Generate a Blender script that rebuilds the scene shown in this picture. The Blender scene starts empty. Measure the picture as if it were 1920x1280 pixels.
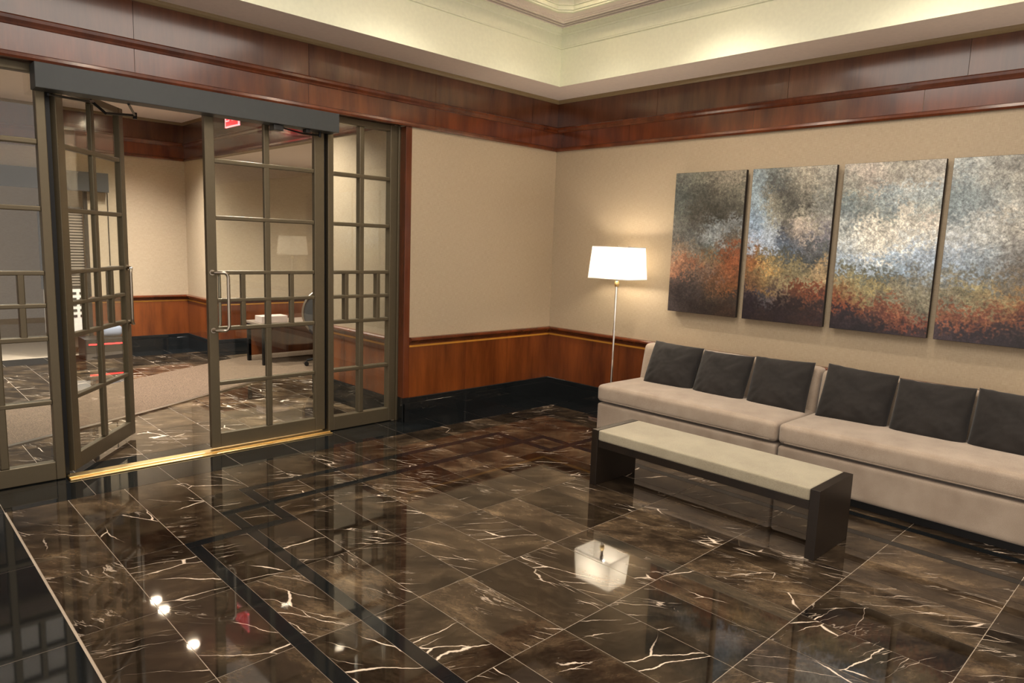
import bpy, bmesh, math, random
from mathutils import Vector, Matrix, noise
random.seed(7)
PI = math.pi
D = bpy.data
S = bpy.context.scene
COL = S.collection

# ------------------------------------------------------------------ camera
CAM = Vector((-5.4116, -5.0025, 1.6096)); YAW, PITCH, ROLL = .7716, .1393, .0352
fw = Vector((math.sin(YAW)*math.cos(PITCH), math.cos(YAW)*math.cos(PITCH), -math.sin(PITCH)))
rt0 = Vector((math.cos(YAW), -math.sin(YAW), 0)); up0 = rt0.cross(fw)
rt = rt0*math.cos(ROLL) + up0*math.sin(ROLL); up = -rt0*math.sin(ROLL) + up0*math.cos(ROLL)
cd = D.cameras.new('camera'); cam = D.objects.new('camera', cd); COL.objects.link(cam)
cd.sensor_width = 36; cd.lens = 36*1299.36/1920; cd.clip_start = .05; cd.clip_end = 100
m = Matrix((rt, up, -fw)).transposed().to_4x4(); m.translation = CAM
cam.matrix_world = m
S.camera = cam

# ------------------------------------------------------------------ world, exposure, lights
w = D.worlds.new('world'); S.world = w; w.use_nodes = True
w.node_tree.nodes['Background'].inputs[0].default_value = (1.0, .89, .80, 1)
w.node_tree.nodes['Background'].inputs[1].default_value = .95
S.view_settings.view_transform = 'Standard'; S.view_settings.look = 'None'
S.view_settings.gamma = 1; S.view_settings.exposure = 0.58; S.view_settings.use_curve_mapping = False
S.cycles.max_bounces = 10; S.cycles.transparent_max_bounces = 16
S.cycles.sample_clamp_indirect = 6; S.cycles.caustics_refractive = False
try: S.cycles.use_denoising = True
except Exception: pass

WARM = (1.0, .89, .75); NEUT = (1.0, .92, .82); VEST = (1.0, .93, .86)
def spot(name, loc, power, color=WARM, angle=110, blend=.8, size=.06, target=None, parent=None):
    l = D.lights.new(name, 'SPOT'); l.energy = power; l.color = color
    l.spot_size = math.radians(angle); l.spot_blend = blend; l.shadow_soft_size = size
    o = D.objects.new(name, l); COL.objects.link(o)
    o.location = loc
    if target is not None:
        d = Vector(target)-Vector(loc); o.rotation_euler = d.to_track_quat('-Z', 'Y').to_euler()
    if parent is not None:
        o.parent = parent; o.matrix_parent_inverse = parent.matrix_world.inverted()
    return o
def area(name, loc, sx, sy, power, color=WARM, rot=(0,0,0)):
    l = D.lights.new(name, 'AREA'); l.shape = 'RECTANGLE'; l.size = sx; l.size_y = sy
    l.energy = power; l.color = color
    o = D.objects.new(name, l); COL.objects.link(o); o.location = loc; o.rotation_euler = rot
    return o
# added area fill just under the tray ceiling, with no fixture
area('added_ceiling_fill', (-3.4, -3.6, 3.62), 2.6, 3.6, 95, NEUT)

# ------------------------------------------------------------------ materials
def lin(r, g, b):
    f = lambda c: (c/255)/12.92 if c/255 <= .04045 else ((c/255+.055)/1.055)**2.4
    return (.78*f(r), .78*f(g), .78*f(b), 1)
def lin1(r, g, b): return tuple(c/.78 for c in lin(r, g, b)[:3])+(1,)
MATS = {}
def newmat(name):
    mt = D.materials.new(name); mt.use_nodes = True; nt = mt.node_tree
    b = nt.nodes['Principled BSDF']; MATS[name] = mt
    return mt, nt, b
def N(nt, t, **kw):
    n = nt.nodes.new(t)
    for k, v in kw.items():
        if k.startswith('i_'): n.inputs[k[2:]].default_value = v
        else: setattr(n, k, v)
    return n
def ramp(nt, fac, stops, interp='LINEAR'):
    r = nt.nodes.new('ShaderNodeValToRGB'); r.color_ramp.interpolation = interp
    els = r.color_ramp.elements
    while len(els) < len(stops): els.new(.5)
    for e, (p, c) in zip(els, stops): e.position = p; e.color = c
    nt.links.new(fac, r.inputs[0]); return r
def simple(name, col, rough=.5, metal=0, **kw):
    mt, nt, b = newmat(name); b.inputs['Base Color'].default_value = col
    b.inputs['Roughness'].default_value = rough; b.inputs['Metallic'].default_value = metal
    for k, v in kw.items(): b.inputs[k.replace('_', ' ')].default_value = v
    tc = N(nt, 'ShaderNodeTexCoord'); n = N(nt, 'ShaderNodeTexNoise'); n.inputs['Scale'].default_value = 35
    nt.links.new(tc.outputs['Object'], n.inputs['Vector'])
    r = ramp(nt, n.outputs[0], [(.3, tuple(c*.97 for c in col[:3])+(1,)), (.7, tuple(min(1, c*1.02) for c in col[:3])+(1,))])
    nt.links.new(r.outputs[0], b.inputs['Base Color'])
    return mt
def emis(name, col, s):
    mt, nt, b = newmat(name)
    b.inputs['Base Color'].default_value = col; b.inputs['Emission Color'].default_value = col
    b.inputs['Emission Strength'].default_value = s; return mt

def mat_marble():
    mt, nt, b = newmat('brown_marble'); L = nt.links.new
    geo = N(nt, 'ShaderNodeNewGeometry'); at = N(nt, 'ShaderNodeAttribute', attribute_name='rnd')
    off = N(nt, 'ShaderNodeVectorMath', operation='MULTIPLY_ADD'); L(at.outputs['Color'], off.inputs[0])
    off.inputs[1].default_value = (40, 40, 40); L(geo.outputs['Position'], off.inputs[2])
    sep = N(nt, 'ShaderNodeSeparateColor'); L(at.outputs['Color'], sep.inputs[0])
    ang = N(nt, 'ShaderNodeMath', operation='MULTIPLY_ADD'); L(sep.outputs[0], ang.inputs[0]); ang.inputs[1].default_value = 1.1; ang.inputs[2].default_value = .25
    rotn = N(nt, 'ShaderNodeVectorRotate', rotation_type='Z_AXIS'); L(off.outputs[0], rotn.inputs['Vector']); L(ang.outputs[0], rotn.inputs['Angle'])
    # warp
    wn = N(nt, 'ShaderNodeTexNoise'); wn.inputs['Scale'].default_value = 5; wn.inputs['Detail'].default_value = 5; L(rotn.outputs[0], wn.inputs['Vector'])
    wm = N(nt, 'ShaderNodeVectorMath', operation='MULTIPLY_ADD'); L(wn.outputs['Color'], wm.inputs[0]); wm.inputs[1].default_value = (.085, .085, .085); L(rotn.outputs[0], wm.inputs[2])
    st = N(nt, 'ShaderNodeVectorMath', operation='MULTIPLY'); L(wm.outputs[0], st.inputs[0]); st.inputs[1].default_value = (1.0, 2.1, 1)
    # clouds
    cn = N(nt, 'ShaderNodeTexNoise'); cn.inputs['Scale'].default_value = 3.0; cn.inputs['Detail'].default_value = 8; cn.inputs['Roughness'].default_value = .65; L(st.outputs[0], cn.inputs['Vector'])
    base = ramp(nt, cn.outputs[0], [(.30, lin1(28, 22, 17)), (.46, lin1(56, 45, 34)), (.60, lin1(90, 74, 56)), (.74, lin1(134, 113, 87))])
    tone = N(nt, 'ShaderNodeMapRange'); L(sep.outputs[1], tone.inputs[0]); tone.inputs[3].default_value = .32; tone.inputs[4].default_value = 1.02
    mulv = N(nt, 'ShaderNodeMix', data_type='RGBA', blend_type='MULTIPLY'); mulv.inputs[0].default_value = 1
    L(base.outputs[0], mulv.inputs[6]); L(tone.outputs[0], mulv.inputs[7])
    sp = N(nt, 'ShaderNodeTexNoise'); sp.inputs['Scale'].default_value = 38; sp.inputs['Detail'].default_value = 5; sp.inputs['Roughness'].default_value = .7; L(st.outputs[0], sp.inputs['Vector'])
    spm = N(nt, 'ShaderNodeMapRange'); L(sp.outputs[0], spm.inputs[0]); spm.inputs[1].default_value = .35; spm.inputs[2].default_value = .7; spm.inputs[3].default_value = .72; spm.inputs[4].default_value = 1.5
    mul2 = N(nt, 'ShaderNodeMix', data_type='RGBA', blend_type='MULTIPLY'); mul2.inputs[0].default_value = 1; L(mulv.outputs[2], mul2.inputs[6]); L(spm.outputs[0], mul2.inputs[7]); mulv = mul2
    # veins: two voronoi edge sets, masked
    def vein(scale, width, mscale, lo, hi, seedv, stretch, det=2.0):
        s2 = N(nt, 'ShaderNodeVectorMath', operation='MULTIPLY_ADD'); L(wm.outputs[0], s2.inputs[0]); s2.inputs[1].default_value = stretch; s2.inputs[2].default_value = (seedv*3, seedv, seedv)
        v = N(nt, 'ShaderNodeTexNoise'); v.inputs['Scale'].default_value = scale; v.inputs['Detail'].default_value = det; v.inputs['Roughness'].default_value = .55; L(s2.outputs[0], v.inputs['Vector'])
        sb = N(nt, 'ShaderNodeMath', operation='SUBTRACT'); L(v.outputs[0], sb.inputs[0]); sb.inputs[1].default_value = .5
        ab = N(nt, 'ShaderNodeMath', operation='ABSOLUTE'); L(sb.outputs[0], ab.inputs[0])
        mk = N(nt, 'ShaderNodeTexNoise'); mk.inputs['Scale'].default_value = mscale; mk.inputs['Detail'].default_value = 3
        o2 = N(nt, 'ShaderNodeVectorMath', operation='ADD'); L(rotn.outputs[0], o2.inputs[0]); o2.inputs[1].default_value = (seedv, seedv*2, 0); L(o2.outputs[0], mk.inputs['Vector'])
        mr = N(nt, 'ShaderNodeMapRange', interpolation_type='SMOOTHSTEP'); L(mk.outputs[0], mr.inputs[0]); mr.inputs[1].default_value = lo; mr.inputs[2].default_value = hi
        wd = N(nt, 'ShaderNodeMath', operation='MULTIPLY_ADD'); L(mr.outputs[0], wd.inputs[0]); wd.inputs[1].default_value = width; wd.inputs[2].default_value = 1e-4
        dv = N(nt, 'ShaderNodeMath', operation='DIVIDE'); L(ab.outputs[0], dv.inputs[0]); L(wd.outputs[0], dv.inputs[1])
        iv = N(nt, 'ShaderNodeMapRange', interpolation_type='SMOOTHSTEP'); L(dv.outputs[0], iv.inputs[0]); iv.inputs[1].default_value = .3; iv.inputs[2].default_value = 1.0; iv.inputs[3].default_value = 1; iv.inputs[4].default_value = 0
        g = N(nt, 'ShaderNodeMath', operation='MULTIPLY'); L(iv.outputs[0], g.inputs[0]); L(mr.outputs[0], g.inputs[1])
        return g.outputs[0]
    def crack(scale, width, mscale, lo, hi, seedv, stretch):
        s2 = N(nt, 'ShaderNodeVectorMath', operation='MULTIPLY_ADD'); L(wm.outputs[0], s2.inputs[0]); s2.inputs[1].default_value = stretch; s2.inputs[2].default_value = (seedv*3, seedv, seedv)
        v = N(nt, 'ShaderNodeTexVoronoi', feature='DISTANCE_TO_EDGE'); v.inputs['Scale'].default_value = scale; L(s2.outputs[0], v.inputs['Vector'])
        mk = N(nt, 'ShaderNodeTexNoise'); mk.inputs['Scale'].default_value = mscale; mk.inputs['Detail'].default_value = 2
        o2 = N(nt, 'ShaderNodeVectorMath', operation='ADD'); L(rotn.outputs[0], o2.inputs[0]); o2.inputs[1].default_value = (seedv, seedv*2, 0); L(o2.outputs[0], mk.inputs['Vector'])
        mr = N(nt, 'ShaderNodeMapRange', interpolation_type='SMOOTHSTEP'); L(mk.outputs[0], mr.inputs[0]); mr.inputs[1].default_value = lo; mr.inputs[2].default_value = hi
        wv = N(nt, 'ShaderNodeTexNoise'); wv.inputs['Scale'].default_value = 9; L(rotn.outputs[0], wv.inputs['Vector'])
        w3 = N(nt, 'ShaderNodeMapRange'); L(wv.outputs[0], w3.inputs[0]); w3.inputs[1].default_value = .3; w3.inputs[2].default_value = .75; w3.inputs[3].default_value = .25; w3.inputs[4].default_value = 1.3
        wd0 = N(nt, 'ShaderNodeMath', operation='MULTIPLY'); L(mr.outputs[0], wd0.inputs[0]); L(w3.outputs[0], wd0.inputs[1])
        wd = N(nt, 'ShaderNodeMath', operation='MULTIPLY_ADD'); L(wd0.outputs[0], wd.inputs[0]); wd.inputs[1].default_value = width; wd.inputs[2].default_value = 1e-4
        dv = N(nt, 'ShaderNodeMath', operation='DIVIDE'); L(v.outputs['Distance'], dv.inputs[0]); L(wd.outputs[0], dv.inputs[1])
        iv = N(nt, 'ShaderNodeMapRange', interpolation_type='SMOOTHSTEP'); L(dv.outputs[0], iv.inputs[0]); iv.inputs[1].default_value = .3; iv.inputs[2].default_value = 1.0; iv.inputs[3].default_value = 1; iv.inputs[4].default_value = 0
        g = N(nt, 'ShaderNodeMath', operation='MULTIPLY'); L(iv.outputs[0], g.inputs[0]); L(mr.outputs[0], g.inputs[1])
        return g.outputs[0]
    v1 = crack(2.2, .013, 2.4, .50, .62, 3.1, (.55, 1.9, 1))
    v2 = crack(4.6, .020, 2.6, .52, .66, 9.7, (.30, 2.4, 1))
    v3 = vein(6, .018, 3.0, .50, .72, 17.3, (.4, 2.6, 1), 3)
    mx = N(nt, 'ShaderNodeMath', operation='MAXIMUM'); L(v1, mx.inputs[0]); L(v2, mx.inputs[1])
    v3h = N(nt, 'ShaderNodeMath', operation='MULTIPLY'); L(v3, v3h.inputs[0]); v3h.inputs[1].default_value = .5
    mx2 = N(nt, 'ShaderNodeMath', operation='MAXIMUM'); L(mx.outputs[0], mx2.inputs[0]); L(v3h.outputs[0], mx2.inputs[1])
    fin = N(nt, 'ShaderNodeMix', data_type='RGBA'); L(mx2.outputs[0], fin.inputs[0]); L(mulv.outputs[2], fin.inputs[6]); fin.inputs[7].default_value = lin1(232, 212, 190)
    L(fin.outputs[2], b.inputs['Base Color'])
    b.inputs['Roughness'].default_value = .035; b.inputs['IOR'].default_value = 1.62
    return mt
def mat_black_granite():
    mt, nt, b = newmat('black_granite'); L = nt.links.new
    tc = N(nt, 'ShaderNodeNewGeometry'); n = N(nt, 'ShaderNodeTexNoise'); n.inputs['Scale'].default_value = 160; n.inputs['Detail'].default_value = 3
    L(tc.outputs['Position'], n.inputs['Vector'])
    r = ramp(nt, n.outputs[0], [(.4, lin1(17, 19, 20)), (.75, lin1(31, 34, 35))]); L(r.outputs[0], b.inputs['Base Color'])
    b.inputs['Roughness'].default_value = .05; b.inputs['IOR'].default_value = 1.55
    return mt
def mat_wood(name, dark, light, rough=.22):
    mt, nt, b = newmat(name); L = nt.links.new
    geo = N(nt, 'ShaderNodeNewGeometry'); at = N(nt, 'ShaderNodeAttribute', attribute_name='rnd')
    off = N(nt, 'ShaderNodeVectorMath', operation='MULTIPLY_ADD'); L(at.outputs['Color'], off.inputs[0]); off.inputs[1].default_value = (20, 20, 20); L(geo.outputs['Position'], off.inputs[2])
    sc = N(nt, 'ShaderNodeVectorMath', operation='MULTIPLY'); L(off.outputs[0], sc.inputs[0]); sc.inputs[1].default_value = (5, 5, .8)
    n = N(nt, 'ShaderNodeTexNoise'); n.inputs['Scale'].default_value = 1.3; n.inputs['Detail'].default_value = 5; n.inputs['Roughness'].default_value = .6; L(sc.outputs[0], n.inputs['Vector'])
    s2 = N(nt, 'ShaderNodeVectorMath', operation='MULTIPLY'); L(off.outputs[0], s2.inputs[0]); s2.inputs[1].default_value = (120, 120, 3)
    n2 = N(nt, 'ShaderNodeTexNoise'); n2.inputs['Scale'].default_value = 1.5; n2.inputs['Detail'].default_value = 2; L(s2.outputs[0], n2.inputs['Vector'])
    mm = N(nt, 'ShaderNodeMath', operation='MULTIPLY_ADD'); L(n2.outputs[0], mm.inputs[0]); mm.inputs[1].default_value = .16; L(n.outputs[0], mm.inputs[2])
    r = ramp(nt, mm.outputs[0], [(.38, dark), (.88, light)])
    L(r.outputs[0], b.inputs['Base Color'])
    b.inputs['Roughness'].default_value = rough; b.inputs['Coat Weight'].default_value = .5; b.inputs['Coat Roughness'].default_value = .12
    return mt
def mat_wallpaper():
    mt, nt, b = newmat('woven_wallcovering'); L = nt.links.new
    geo = N(nt, 'ShaderNodeNewGeometry')
    s1 = N(nt, 'ShaderNodeVectorMath', operation='MULTIPLY'); L(geo.outputs['Position'], s1.inputs[0]); s1.inputs[1].default_value = (460, 460, 26)
    s2 = N(nt, 'ShaderNodeVectorMath', operation='MULTIPLY'); L(geo.outputs['Position'], s2.inputs[0]); s2.inputs[1].default_value = (26, 26, 460)
    n1 = N(nt, 'ShaderNodeTexNoise'); n1.inputs['Scale'].default_value = 1; L(s1.outputs[0], n1.inputs['Vector'])
    n2 = N(nt, 'ShaderNodeTexNoise'); n2.inputs['Scale'].default_value = 1; L(s2.outputs[0], n2.inputs['Vector'])
    a = N(nt, 'ShaderNodeMath', operation='ADD'); L(n1.outputs[0], a.inputs[0]); L(n2.outputs[0], a.inputs[1])
    r = ramp(nt, a.outputs[0], [(.0, lin(168, 149, 122)), (1.0, lin(200, 182, 154))])
    mr = N(nt, 'ShaderNodeMapRange'); L(a.outputs[0], mr.inputs[0]); mr.inputs[1].default_value = .6; mr.inputs[2].default_value = 1.4
    L(mr.outputs[0], r.inputs[0]); L(r.outputs[0], b.inputs['Base Color'])
    bp = N(nt, 'ShaderNodeBump'); bp.inputs['Strength'].default_value = .25; bp.inputs['Distance'].default_value = .002; L(a.outputs[0], bp.inputs['Height']); L(bp.outputs[0], b.inputs['Normal'])
    b.inputs['Roughness'].default_value = .55; b.inputs['Specular IOR Level'].default_value = .35
    return mt
def mat_fabric(name, dark, light, scale=420, rough=.9, sheen=.3):
    mt, nt, b = newmat(name); L = nt.links.new
    tc = N(nt, 'ShaderNodeTexCoord')
    n = N(nt, 'ShaderNodeTexNoise'); n.inputs['Scale'].default_value = scale; n.inputs['Detail'].default_value = 2; L(tc.outputs['Object'], n.inputs['Vector'])
    n2 = N(nt, 'ShaderNodeTexNoise'); n2.inputs['Scale'].default_value = 6; n2.inputs['Detail'].default_value = 4; L(tc.outputs['Object'], n2.inputs['Vector'])
    a = N(nt, 'ShaderNodeMath', operation='MULTIPLY_ADD'); L(n2.outputs[0], a.inputs[0]); a.inputs[1].default_value = .6; L(n.outputs[0], a.inputs[2])
    r = ramp(nt, a.outputs[0], [(.5, dark), (1.0, light)]); L(r.outputs[0], b.inputs['Base Color'])
    bp = N(nt, 'ShaderNodeBump'); bp.inputs['Strength'].default_value = .3; bp.inputs['Distance'].default_value = .002; L(n.outputs[0], bp.inputs['Height']); L(bp.outputs[0], b.inputs['Normal'])
    b.inputs['Roughness'].default_value = rough; b.inputs['Sheen Weight'].default_value = sheen; b.inputs['Specular IOR Level'].default_value = .2
    return mt
def mat_glass():
    mt, nt, b = newmat('clear_glass'); L = nt.links.new
    nt.nodes.remove(b); out = nt.nodes['Material Output']
    tr = N(nt, 'ShaderNodeBsdfTransparent'); tr.inputs[0].default_value = (.96, .98, .96, 1)
    gl = N(nt, 'ShaderNodeBsdfGlossy'); gl.inputs['Roughness'].default_value = 0.0; gl.inputs[0].default_value = (1, 1, 1, 1)
    fr = N(nt, 'ShaderNodeFresnel'); gb = N(nt, 'ShaderNodeNewGeometry'); io = N(nt, 'ShaderNodeMapRange'); L(gb.outputs['Backfacing'], io.inputs[0]); io.inputs[3].default_value = 1.5; io.inputs[4].default_value = 1/1.5; L(io.outputs[0], fr.inputs['IOR'])
    mx = N(nt, 'ShaderNodeMixShader'); L(fr.outputs[0], mx.inputs[0]); L(tr.outputs[0], mx.inputs[1]); L(gl.outputs[0], mx.inputs[2]); L(mx.outputs[0], out.inputs[0])
    return mt
def mat_shade():
    mt, nt, b = newmat('lamp_shade_fabric'); L = nt.links.new
    nt.nodes.remove(b); out = nt.nodes['Material Output']
    tr = N(nt, 'ShaderNodeBsdfTranslucent'); tr.inputs[0].default_value = (.95, .90, .80, 1)
    df = N(nt, 'ShaderNodeBsdfDiffuse'); df.inputs[0].default_value = (.9, .87, .8, 1)
    mx = N(nt, 'ShaderNodeMixShader'); mx.inputs[0].default_value = .45; L(tr.outputs[0], mx.inputs[1]); L(df.outputs[0], mx.inputs[2]); L(mx.outputs[0], out.inputs[0])
    return mt
def mat_painting():
    mt, nt, b = newmat('mottled_paint'); L = nt.links.new
    at = N(nt, 'ShaderNodeAttribute', attribute_name='paint'); geo = N(nt, 'ShaderNodeNewGeometry')
    n = N(nt, 'ShaderNodeTexNoise'); n.inputs['Scale'].default_value = 48; n.inputs['Detail'].default_value = 4; n.inputs['Roughness'].default_value = .6; n.inputs['Distortion'].default_value = 2.0
    L(geo.outputs['Position'], n.inputs['Vector'])
    mr = N(nt, 'ShaderNodeMapRange'); L(n.outputs[0], mr.inputs[0]); mr.inputs[1].default_value = .34; mr.inputs[2].default_value = .66; mr.inputs[3].default_value = .68; mr.inputs[4].default_value = 1.45
    mu = N(nt, 'ShaderNodeMix', data_type='RGBA', blend_type='MULTIPLY'); mu.inputs[0].default_value = 1; L(at.outputs['Color'], mu.inputs[6]); L(mr.outputs[0], mu.inputs[7])
    L(mu.outputs[2], b.inputs['Base Color']); b.inputs['Roughness'].default_value = .38
    return mt
def mat_carpet():
    mt, nt, b = newmat('taupe_carpet'); L = nt.links.new
    geo = N(nt, 'ShaderNodeNewGeometry'); n = N(nt, 'ShaderNodeTexNoise'); n.inputs['Scale'].default_value = 130; n.inputs['Detail'].default_value = 3; L(geo.outputs['Position'], n.inputs['Vector'])
    r = ramp(nt, n.outputs[0], [(.3, lin(62, 50, 40)), (.7, lin(122, 103, 84))]); L(r.outputs[0], b.inputs['Base Color'])
    bp = N(nt, 'ShaderNodeBump'); bp.inputs['Distance'].default_value = .004; L(n.outputs[0], bp.inputs['Height']); L(bp.outputs[0], b.inputs['Normal'])
    b.inputs['Roughness'].default_value = .95; b.inputs['Specular IOR Level'].default_value = .1
    return mt
M = {}
M['marble'] = mat_marble(); M['black'] = mat_black_granite()
M['grout'] = simple('pale_grout', lin1(182, 166, 146), .6)
M['wood'] = mat_wood('mahogany_lit', lin1(76, 35, 13), lin1(128, 67, 27))  # same wood as the band, with the brighter light put into its colour
M['wood_shaded'] = mat_wood('mahogany_shaded', lin1(66, 33, 17), lin1(104, 60, 34), .25)  # same wood as the wainscot, darkened in colour for the dimmer band
M['wood_trim'] = mat_wood('mahogany_moulding', lin1(68, 29, 11), lin1(112, 54, 23), .25)  # same wood, slightly redder, with the band's shade in its colour
M['gold_line'] = simple('yellow_inlay', lin(205, 142, 48), .35)
M['wall'] = mat_wallpaper()
M['ceil'] = simple('ceiling_paint', lin1(247, 234, 224), .7)
M['tray'] = simple('tray_face_light_tint', lin1(240, 242, 216), .6)  # greenish cast of the light on this face put into its colour
M['lip'] = simple('lip_moulding_paint', lin(150, 128, 92), .45)
M['bronze'] = simple('bronze_frame_metal', lin1(98, 88, 69), .4, .6)
M['operator'] = simple('slate_painted_cover', lin1(54, 57, 57), .5, .2)
M['brass'] = simple('brushed_brass', lin1(236, 206, 146), .33, 1)
M['steel'] = simple('brushed_steel', lin1(170, 160, 145), .28, 1)
M['chrome'] = simple('polished_chrome', lin1(235, 230, 220), .06, 1)
M['glass'] = mat_glass(); M['shade'] = mat_shade()
M['sofa'] = mat_fabric('oatmeal_upholstery', lin(150, 130, 111), lin(198, 180, 160))
M['pillow'] = mat_fabric('charcoal_velvet', lin(30, 27, 25), lin(54, 50, 47), 500, .85, .12)
M['ottoman'] = mat_fabric('pale_suede', lin(156, 145, 122), lin(190, 180, 154), 300, .8, .25)
M['espresso'] = mat_wood('espresso_wood', lin(24, 17, 11), lin(42, 31, 21), .4)
M['plinth'] = simple('black_plinth', lin(14, 13, 12), .6)
M['paint'] = mat_painting(); M['canvas'] = simple('canvas_edge', lin(40, 32, 28), .6)
M['carpet'] = mat_carpet()
M['darkmetal'] = simple('dark_metal', lin(30, 30, 30), .4, .6)
M['blackplastic'] = simple('black_plastic', lin(22, 22, 24), .35)
M['paper'] = simple('white_laminate', lin1(225, 218, 208), .5)
M['slot'] = simple('slot_black', lin(8, 8, 8), .9)
M['bulb'] = emis('bulb_glow', (1, .87, .70, 1), 150)
M['dl'] = emis('downlight_lens', (1, .92, .8, 1), 26)
M['exit'] = emis('exit_red', (1, .012, .03, 1), .9)
M['exit_w'] = emis('exit_letters', (1, .35, .38, 1), 1.0)
M['led'] = emis('red_strip_light', (1, .02, .02, 1), 4)
M['mesh'] = simple('grey_mesh_fabric', lin(60, 58, 56), .8)
M['bag'] = simple('pale_blue_cloth', lin(150, 160, 180), .8)

# ------------------------------------------------------------------ mesh helpers
class MB:
    def __init__(s): s.v = []; s.f = []; s.mi = []; s.rn = []
    def box(s, x0, x1, y0, y1, z0, z1, mi=0, rnd=None):
        x0, x1 = min(x0, x1), max(x0, x1); y0, y1 = min(y0, y1), max(y0, y1); z0, z1 = min(z0, z1), max(z0, z1)
        b = len(s.v)
        s.v += [(x0,y0,z0),(x1,y0,z0),(x1,y1,z0),(x0,y1,z0),(x0,y0,z1),(x1,y0,z1),(x1,y1,z1),(x0,y1,z1)]
        r = rnd or (random.random(), random.random(), random.random())
        for q in ((0,3,2,1),(4,5,6,7),(0,1,5,4),(1,2,6,5),(2,3,7,6),(3,0,4,7)):
            s.f.append([b+i for i in q]); s.mi.append(mi); s.rn.append(r)
        return s
    def poly(s, pts, mi=0, rnd=None):
        b = len(s.v); s.v += [tuple(p) for p in pts]; s.f.append(list(range(b, b+len(pts)))); s.mi.append(mi)
        s.rn.append(rnd or (random.random(), random.random(), random.random())); return s
    def prism(s, pts, z0, z1, mi=0):
        n = len(pts); b = len(s.v); r = (random.random(), random.random(), random.random())
        s.v += [(x, y, z0) for x, y in pts] + [(x, y, z1) for x, y in pts]
        s.f.append([b+i for i in reversed(range(n))]); s.f.append([b+n+i for i in range(n)])
        for i in range(n): s.f.append([b+i, b+(i+1) % n, b+n+(i+1) % n, b+n+i])
        s.mi += [mi]*(n+2); s.rn += [r]*(n+2); return s
    def sweep(s, prof, a, b_, axis, mi=0):
        """profile [(d,z)] closed; swept along axis 'x' (d is toward -y) or 'y' (d toward -x) from a to b_"""
        n = len(prof); b = len(s.v); r = (random.random(), random.random(), random.random())
        for t in (a, b_):
            for d, z in prof: s.v.append((t, d, z) if axis == 'x' else (d, t, z))
        for i in range(n): s.f.append([b+i, b+(i+1) % n, b+n+(i+1) % n, b+n+i])
        s.f.append([b+i for i in range(n)]); s.f.append([b+n+i for i in reversed(range(n))])
        s.mi += [mi]*(n+2); s.rn += [r]*(n+2); return s
    def tube(s, path, r, seg=10, mi=0, cap=True):
        path = [Vector(p) for p in path]; b = len(s.v); n = len(path); rr = (random.random(),)*3
        pu = None
        for i, p in enumerate(path):
            t = (path[min(i+1, n-1)] - path[max(i-1, 0)]).normalized()
            if pu is None: a = t.orthogonal().normalized()
            else: a = (pu - t*pu.dot(t)).normalized()
            pu = a; c = t.cross(a); ri = r[i] if isinstance(r, (list, tuple)) else r
            for k in range(seg):
                q = p + (a*math.cos(2*PI*k/seg) + c*math.sin(2*PI*k/seg))*ri; s.v.append(tuple(q))
        for i in range(n-1):
            for k in range(seg):
                s.f.append([b+i*seg+k, b+i*seg+(k+1) % seg, b+(i+1)*seg+(k+1) % seg, b+(i+1)*seg+k]); s.mi.append(mi); s.rn.append(rr)
        if cap:
            s.f.append([b+k for k in reversed(range(seg))]); s.f.append([b+(n-1)*seg+k for k in range(seg)]); s.mi += [mi]*2; s.rn += [rr]*2
        return s
    def lathe(s, prof, c, seg=24, mi=0):
        b = len(s.v); n = len(prof); rr = (random.random(),)*3
        for r, z in prof:
            for k in range(seg):
                a = 2*PI*k/seg; s.v.append((c[0]+r*math.cos(a), c[1]+r*math.sin(a), c[2]+z))
        for i in range(n-1):
            for k in range(seg):
                s.f.append([b+i*seg+k, b+i*seg+(k+1) % seg, b+(i+1)*seg+(k+1) % seg, b+(i+1)*seg+k]); s.mi.append(mi); s.rn.append(rr)
        s.f.append([b+k for k in range(seg)]); s.f.append([b+(n-1)*seg+k for k in range(seg)]); s.mi += [mi]*2; s.rn += [rr]*2
        return s
    def build(s, name, mats, parent=None, bevel=0, smooth=False, loc=None, fixn=True, seg=2):
        me = D.meshes.new(name); me.from_pydata(s.v, [], s.f)
        if not isinstance(mats, (list, tuple)): mats = [mats]
        for mt in mats: me.materials.append(mt)
        me.polygons.foreach_set('material_index', s.mi)
        at = me.attributes.new('rnd', 'FLOAT_COLOR', 'FACE')
        for i, r in enumerate(s.rn): at.data[i].color = (r[0], r[1], r[2], 1)
        if fixn:
            bm = bmesh.new(); bm.from_mesh(me); bmesh.ops.recalc_face_normals(bm, faces=bm.faces); bm.to_mesh(me); bm.free()
        if smooth:
            for p in me.polygons: p.use_smooth = True
        o = D.objects.new(name, me); COL.objects.link(o)
        if loc is not None: o.location = loc
        if parent is not None: o.parent = parent
        if bevel:
            md = o.modifiers.new('Bevel', 'BEVEL'); md.width = bevel; md.segments = seg; md.limit_method = 'ANGLE'; md.angle_limit = math.radians(40)
        return o
def tag(o, label=None, cat=None, group=None, kind=None):
    if label: o['label'] = label
    if cat: o['category'] = cat
    if group: o['group'] = group
    if kind: o['kind'] = kind
    return o
def empty(name, loc=(0,0,0), rz=0):
    o = D.objects.new(name, None); COL.objects.link(o); o.location = loc; o.rotation_euler = (0, 0, rz); o.empty_display_size = .1
    return o
def struct(o, label, cat): return tag(o, label, cat, kind='structure')
def copy_thing(root, loc=None, rz=None):
    r = root.copy(); COL.objects.link(r)
    if loc is not None: r.location = loc
    if rz is not None: r.rotation_euler = (0, 0, rz)
    for ch in list(root.children):
        c = ch.copy(); COL.objects.link(c); c.parent = r
        for g in list(ch.children):
            d = g.copy(); COL.objects.link(d); d.parent = c
    return r

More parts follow.
